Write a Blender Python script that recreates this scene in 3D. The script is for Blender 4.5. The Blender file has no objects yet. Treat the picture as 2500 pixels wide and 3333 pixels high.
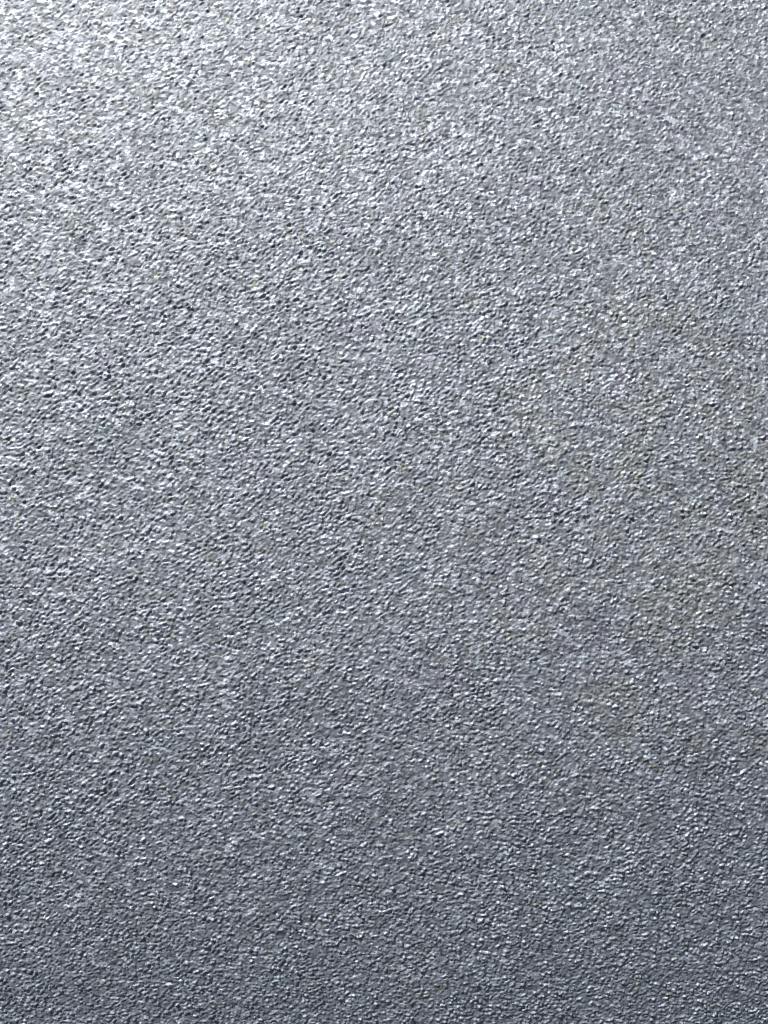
import bpy, math
import numpy as np
from mathutils import Vector

S = bpy.context.scene
R = math.radians

# ---------------------------------------------------------------- camera
PX = 0.070 / 768.0                 # one picture pixel on the panel, metres (frame is about 7 cm wide)
FOV_Y = R(50.0)
TILT = R(5.0)                      # the phone leans a little, the top of the frame is farther away
DIST = (1024 * PX / 2) / math.tan(FOV_Y / 2)
cam_d = bpy.data.cameras.new("camera")
cam = bpy.data.objects.new("camera", cam_d)
S.collection.objects.link(cam)
cam_d.sensor_fit = 'VERTICAL'
cam_d.angle_y = FOV_Y
cam_d.clip_start = 0.002
cam_d.clip_end = 100.0
cam.location = (0.0, -math.sin(TILT) * DIST, math.cos(TILT) * DIST)
cam.rotation_euler = (TILT, 0.0, 0.0)
cam_d.dof.use_dof = True
cam_d.dof.focus_distance = DIST + 0.001
cam_d.dof.aperture_fstop = 90.0
S.camera = cam

# ---------------------------------------------------------------- daylight
SUN_EL, SUN_AZ = 38.5, 28.0        # azimuth counted from image-up towards the left
ld = Vector((-math.sin(R(SUN_AZ)) * math.cos(R(SUN_EL)),
             math.cos(R(SUN_AZ)) * math.cos(R(SUN_EL)),
             math.sin(R(SUN_EL))))
sun_d = bpy.data.lights.new("sun", 'SUN')
sun_d.energy = 4.2
sun_d.angle = R(0.5)
sun_d.color = (1.0, 0.985, 0.965)
sun = bpy.data.objects.new("sun", sun_d)
S.collection.objects.link(sun)
sun.rotation_euler = ld.to_track_quat('Z', 'Y').to_euler()
sun.location = ld * 2.0

w = bpy.data.worlds.new("World")
S.world = w
w.use_nodes = True
nt = w.node_tree
bg = nt.nodes["Background"]
sky = nt.nodes.new("ShaderNodeTexSky")
sky.sky_type = 'NISHITA'
sky.sun_disc = False
sky.dust_density = 3.0              # pale hazy daylight
sky.sun_elevation = R(SUN_EL)
sky.sun_rotation = math.atan2(ld.x, ld.y)
nt.links.new(sky.outputs[0], bg.inputs[0])
bg.inputs[1].default_value = 0.05

S.view_settings.view_transform = 'Standard'
S.view_settings.look = 'None'
S.view_settings.gamma = 1.0
S.view_settings.use_curve_mapping = False
S.view_settings.exposure = 0.37
S.cycles.pixel_filter_type = 'BLACKMAN_HARRIS'
S.cycles.filter_width = 0.95

# ---------------------------------------------------------------- material
def panel_material():
    m = bpy.data.materials.new("silver_grey_metallic_finish")
    m.use_nodes = True
    n, l = m.node_tree.nodes, m.node_tree.links
    b = n["Principled BSDF"]
    tc = n.new("ShaderNodeTexCoord")
    mp = n.new("ShaderNodeMapping")
    mp.inputs["Scale"].default_value = (1 / PX, 1 / PX, 1 / PX)     # texture space counts in pixels of grain
    l.new(tc.outputs["Object"], mp.inputs["Vector"])

    def noise(scale, detail=2.0, rough=0.5, off=(0, 0, 0)):
        q = n.new("ShaderNodeTexNoise")
        q.inputs["Scale"].default_value = scale
        q.inputs["Detail"].default_value = detail
        q.inputs["Roughness"].default_value = rough
        v = n.new("ShaderNodeVectorMath"); v.operation = 'ADD'
        v.inputs[1].default_value = off
        l.new(mp.outputs[0], v.inputs[0])
        l.new(v.outputs[0], q.inputs["Vector"])
        return q.outputs[0]

    def ramp(src, lo, hi):
        r = n.new("ShaderNodeMapRange")
        r.interpolation_type = 'SMOOTHSTEP'
        r.inputs["From Min"].default_value = lo
        r.inputs["From Max"].default_value = hi
        l.new(src, r.inputs["Value"])
        return r.outputs[0]

    def mix(fac, a, c, amount=1.0):
        x = n.new("ShaderNodeMix"); x.data_type = 'RGBA'
        f = n.new("ShaderNodeMath"); f.operation = 'MULTIPLY'
        f.inputs[1].default_value = amount
        l.new(fac, f.inputs[0]); l.new(f.outputs[0], x.inputs["Factor"])
        for s, val in (("A", a), ("B", c)):
            sock = [i for i in x.inputs if i.name == s and i.type == 'RGBA'][0]
            if isinstance(val, tuple): sock.default_value = (*val, 1)
            else: l.new(val, sock)
        return [o for o in x.outputs if o.type == 'RGBA'][0]

    base = (0.285, 0.306, 0.331)
    ds = n.new("ShaderNodeVectorMath"); ds.operation = 'DISTANCE'
    ds.inputs[1].default_value = (270, -60, 0)
    l.new(mp.outputs[0], ds.inputs[0])
    near = n.new("ShaderNodeMapRange")                     # the tarnish gathers right of the middle
    near.inputs["From Min"].default_value = 120
    near.inputs["From Max"].default_value = 430
    near.inputs["To Min"].default_value = 0.13
    near.inputs["To Max"].default_value = -0.05
    l.new(ds.outputs["Value"], near.inputs["Value"])
    ad = n.new("ShaderNodeMath"); ad.operation = 'ADD'
    l.new(noise(1 / 70, 6, 0.72), ad.inputs[0]); l.new(near.outputs[0], ad.inputs[1])
    c = mix(ramp(ad.outputs[0], 0.53, 0.74), base, (0.310, 0.312, 0.288), 0.6)     # warm tarnish
    c = mix(ramp(noise(1 / 80, 4, 0.6, (310, 70, 0)), 0.54, 0.74), c, (0.296, 0.292, 0.342), 0.7)  # violet tinge
    c = mix(ramp(noise(1 / 45, 3, 0.55, (90, 710, 0)), 0.58, 0.75), c, (0.275, 0.330, 0.345), 0.7)  # cool tinge
    c = mix(ramp(noise(1 / 11, 2, 0.6, (40, 220, 5)), 0.60, 0.74), c, (0.345, 0.330, 0.250), 0.6)    # tiny yellow flecks
    c = mix(ramp(noise(1 / 10, 2, 0.6, (640, 20, 8)), 0.60, 0.74), c, (0.270, 0.290, 0.400), 0.6)    # tiny blue flecks
    c = mix(ramp(noise(1 / 14, 2, 0.6, (140, 520, 2)), 0.60, 0.74), c, (0.320, 0.285, 0.345), 0.6)   # tiny violet flecks
    vo = n.new("ShaderNodeTexVoronoi")                     # crushed flakes: each has its own paleness and gloss
    vo.inputs["Scale"].default_value = 1 / 3.4
    dv = n.new("ShaderNodeMapping")
    dv.inputs["Rotation"].default_value = (0, 0, R(-28))
    dv.inputs["Scale"].default_value = (0.72, 1.15, 1.0)
    l.new(mp.outputs[0], dv.inputs[0])
    l.new(dv.outputs[0], vo.inputs["Vector"])
    sp = n.new("ShaderNodeSeparateColor")
    l.new(vo.outputs["Color"], sp.inputs[0])
    c = mix(ramp(sp.outputs[0], 0.60, 0.84), c, (0.62, 0.665, 0.715), 0.7)     # pale flakes
    c = mix(ramp(sp.outputs[1], 0.62, 0.88), c, (0.105, 0.115, 0.122), 0.65)    # dark flakes
    l.new(c, b.inputs["Base Color"])
    b.inputs["Metallic"].default_value = 0.6
    rr = n.new("ShaderNodeMapRange")
    rr.inputs["To Min"].default_value = 0.58
    rr.inputs["To Max"].default_value = 0.80
    l.new(sp.outputs[2], rr.inputs["Value"])
    l.new(rr.outputs[0], b.inputs["Roughness"])
    bp = n.new("ShaderNodeBump")
    bp.inputs["Strength"].default_value = 0.6
    bp.inputs["Distance"].default_value = PX * 0.9
    l.new(noise(1 / 2.1, 2, 0.5, (3, 41, 7)), bp.inputs["Height"])
    l.new(bp.outputs[0], b.inputs["Normal"])
    return m

# ---------------------------------------------------------------- the panel: real relief in one sheet
RELIEF = 0.55
BOW = 2900.0                                       # radius of the dome, pixels
rng = np.random.default_rng(11)
STEP = 0.92                                        # vertex spacing in picture pixels
NX, NY = int(768 * 1.30 / STEP), int(1024 * 1.26 / STEP)
fx = np.fft.fftfreq(NX, STEP)[None, :]
fy = np.fft.fftfreq(NY, STEP)[:, None]

def field(wave, width, aniso=1.0, ang=0.0):
    """Band-limited random relief: wave = typical wavelength (pixels), stretched by aniso along ang (degrees)."""
    a = R(ang)
    u = (fx * math.cos(a) + fy * math.sin(a)) * aniso
    v = (-fx * math.sin(a) + fy * math.cos(a))
    f = np.sqrt(u * u + v * v) + 1e-9
    h = np.exp(-(np.log(f * wave) / width) ** 2)
    z = np.fft.ifft2(np.fft.fft2(rng.standard_normal((NY, NX))) * h).real
    return z / z.std()

def low(wave):
    f2 = fx * fx + fy * fy
    z = np.fft.ifft2(np.fft.fft2(rng.standard_normal((NY, NX))) * np.exp(-f2 * wave * wave)).real
    return z / z.std()

X = (np.arange(NX) - (NX - 1) / 2) * STEP          # pixels
Y = (np.arange(NY) - (NY - 1) / 2) * STEP - 35
XX, YY = np.meshgrid(X, Y)
sm = lambda t: t * t * (3 - 2 * t)

def flakes(size, tilt):
    """Crushed grains: jittered cells, each a little facet with its own height and tilt."""
    gx, gy = int(NX * STEP / size) + 4, int(NY * STEP / size) + 4
    jx, jy = rng.random((gy, gx)), rng.random((gy, gx))
    hh, tx, ty = rng.standard_normal((3, gy, gx))
    hh = 1.3 * np.abs(hh)                           # proud grains on a flat bed
    px = (XX - X[0] + 1.0 * warp1) / size + 1.5
    py = (YY - Y[0] + 1.0 * warp2) / size + 1.5
    ix, iy = np.floor(px).astype(int), np.floor(py).astype(int)
    best = np.full(px.shape, 1e9); out = np.zeros(px.shape)
    for dy in (-1, 0, 1):
        for dx in (-1, 0, 1):
            cx, cy = np.clip(ix + dx, 0, gx - 1), np.clip(iy + dy, 0, gy - 1)
            ux, uy = px - (cx + jx[cy, cx]), py - (cy + jy[cy, cx])
            d = ux * ux + uy * uy
            k = d < best
            best = np.where(k, d, best)
            out = np.where(k, hh[cy, cx] + tilt * (tx[cy, cx] * ux + ty[cy, cx] * uy) - 0.9 * d, out)
    f2 = fx * fx + fy * fy                          # worn edges
    out = np.fft.ifft2(np.fft.fft2(out) * np.exp(-f2 * (math.pi * 0.36) ** 2 * 2)).real
    return (out - out.mean()) / out.std()

warp1, warp2 = field(9, 0.5), field(9, 0.5)
iso = field(5.1, 0.55)
s30 = field(5.2, 0.55, 1.7, 31)
s12 = field(5.6, 0.55, 1.4, 8)
wr = sm(np.clip((XX / 384 - YY / 512 + 0.2 + 0.25 * low(120)) / 1.4, 0, 1))   # towards the lower right the grain lies flatter
worm = (1 - wr) * s30 + wr * s12
mask = sm(np.clip(0.5 + 0.45 * low(10), 0, 1))                    # wormy patches among loose grains
grain = 0.40 * iso + (0.45 + 0.60 * mask) * worm + (0.85 - 0.5 * mask) * flakes(3.8, 2.3)
grain /= grain.std()
grain = np.where(grain < -0.6, -0.6 + 0.35 * (grain + 0.6), grain)   # shallow hollows, no pits
amp = np.clip(1.0 + 0.30 * low(6) + 0.10 * low(12) + 0.06 * low(45), 0.15, 1.9)
amp *= 1.0 - 0.32 * sm(np.clip((YY - 100) / 400, 0, 1)) + 0.18 * sm(np.clip((-YY - 50) / 400, 0, 1))             # the finish is a little smoother at the top
H = amp * grain + 0.30 * field(12, 0.4) + 0.15 * field(26, 0.4)
bow = (0.45 * (XX + 230) ** 2 + (YY - 330) ** 2) / (2 * BOW)               # the panel is very slightly domed
for k in range(240):                                              # fine wrinkles and fibres caught in the finish
    x, y = rng.uniform(X[0] + 60, X[-1] - 60), rng.uniform(Y[0] + 60, Y[-1] - 60)
    a, turn, n = rng.uniform(0, math.pi), rng.normal(0, 0.09), int(rng.integers(8, 30))
    hgt = rng.choice([-1.0, 1.3]) * rng.uniform(0.6, 1.2)
    i0, j0 = int((y - Y[0]) / STEP), int((x - X[0]) / STEP)
    win = (slice(max(i0 - 50, 0), i0 + 50), slice(max(j0 - 50, 0), j0 + 50))
    wx, wy, d2 = XX[win], YY[win], np.full(XX[win].shape, 1e9)
    for t in range(n):
        x += math.cos(a) * 1.1; y += math.sin(a) * 1.1; a += turn + rng.normal(0, 0.12)
        d2 = np.minimum(d2, (wx - x) ** 2 + (wy - y) ** 2)
    H[win] += hgt * np.exp(-d2 / 1.1)
bow += 0.28 * np.clip(-YY - 100, 0, None) ** 2 / (2 * 1100)         # and rolls off a little more at the near end
H = H * RELIEF + 0.4 * low(150) - bow                                  # in pixels
print("slope rms", np.gradient(H, STEP)[0].std(), np.gradient(H, STEP)[1].std())

co = np.empty((NY, NX, 3), np.float32)
co[..., 0] = XX * PX
co[..., 1] = YY * PX
co[..., 2] = H * PX
T = -0.060                                         # flat underside
# boundary loop for the rim
idx = np.arange(NX * NY).reshape(NY, NX)
loop = np.concatenate([idx[0, :-1], idx[:-1, -1], idx[-1, :0:-1], idx[:0:-1, 0]])
rim = co.reshape(-1, 3)[loop].copy()
rim[:, 2] = T
verts = np.concatenate([co.reshape(-1, 3), rim])
q = np.stack([idx[:-1, :-1], idx[:-1, 1:], idx[1:, 1:], idx[1:, :-1]], -1).reshape(-1, 4)
nb = len(loop)
r0 = NX * NY + np.arange(nb)
side = np.stack([loop, r0, np.roll(r0, -1), np.roll(loop, -1)], -1)
faces = np.concatenate([q, side]).astype(np.int32)
bottom = r0[::-1].astype(np.int32)

me = bpy.data.meshes.new("textured_panel")
me.vertices.add(len(verts))
me.vertices.foreach_set("co", verts.astype(np.float32).ravel())
me.loops.add(faces.size + nb)
me.loops.foreach_set("vertex_index", np.concatenate([faces.ravel(), bottom]))
me.polygons.add(len(faces) + 1)
me.polygons.foreach_set("loop_start", np.append(np.arange(len(faces)) * 4, faces.size).astype(np.int32))
me.polygons.foreach_set("use_smooth", np.append(np.arange(len(faces)) < len(q), False))
me.update(calc_edges=True)
me.validate()
me.materials.append(panel_material())
panel = bpy.data.objects.new("textured_panel", me)
S.collection.objects.link(panel)
panel["label"] = "silver grey metallic panel with a fine pebbled relief filling the whole picture"
panel["category"] = "panel"
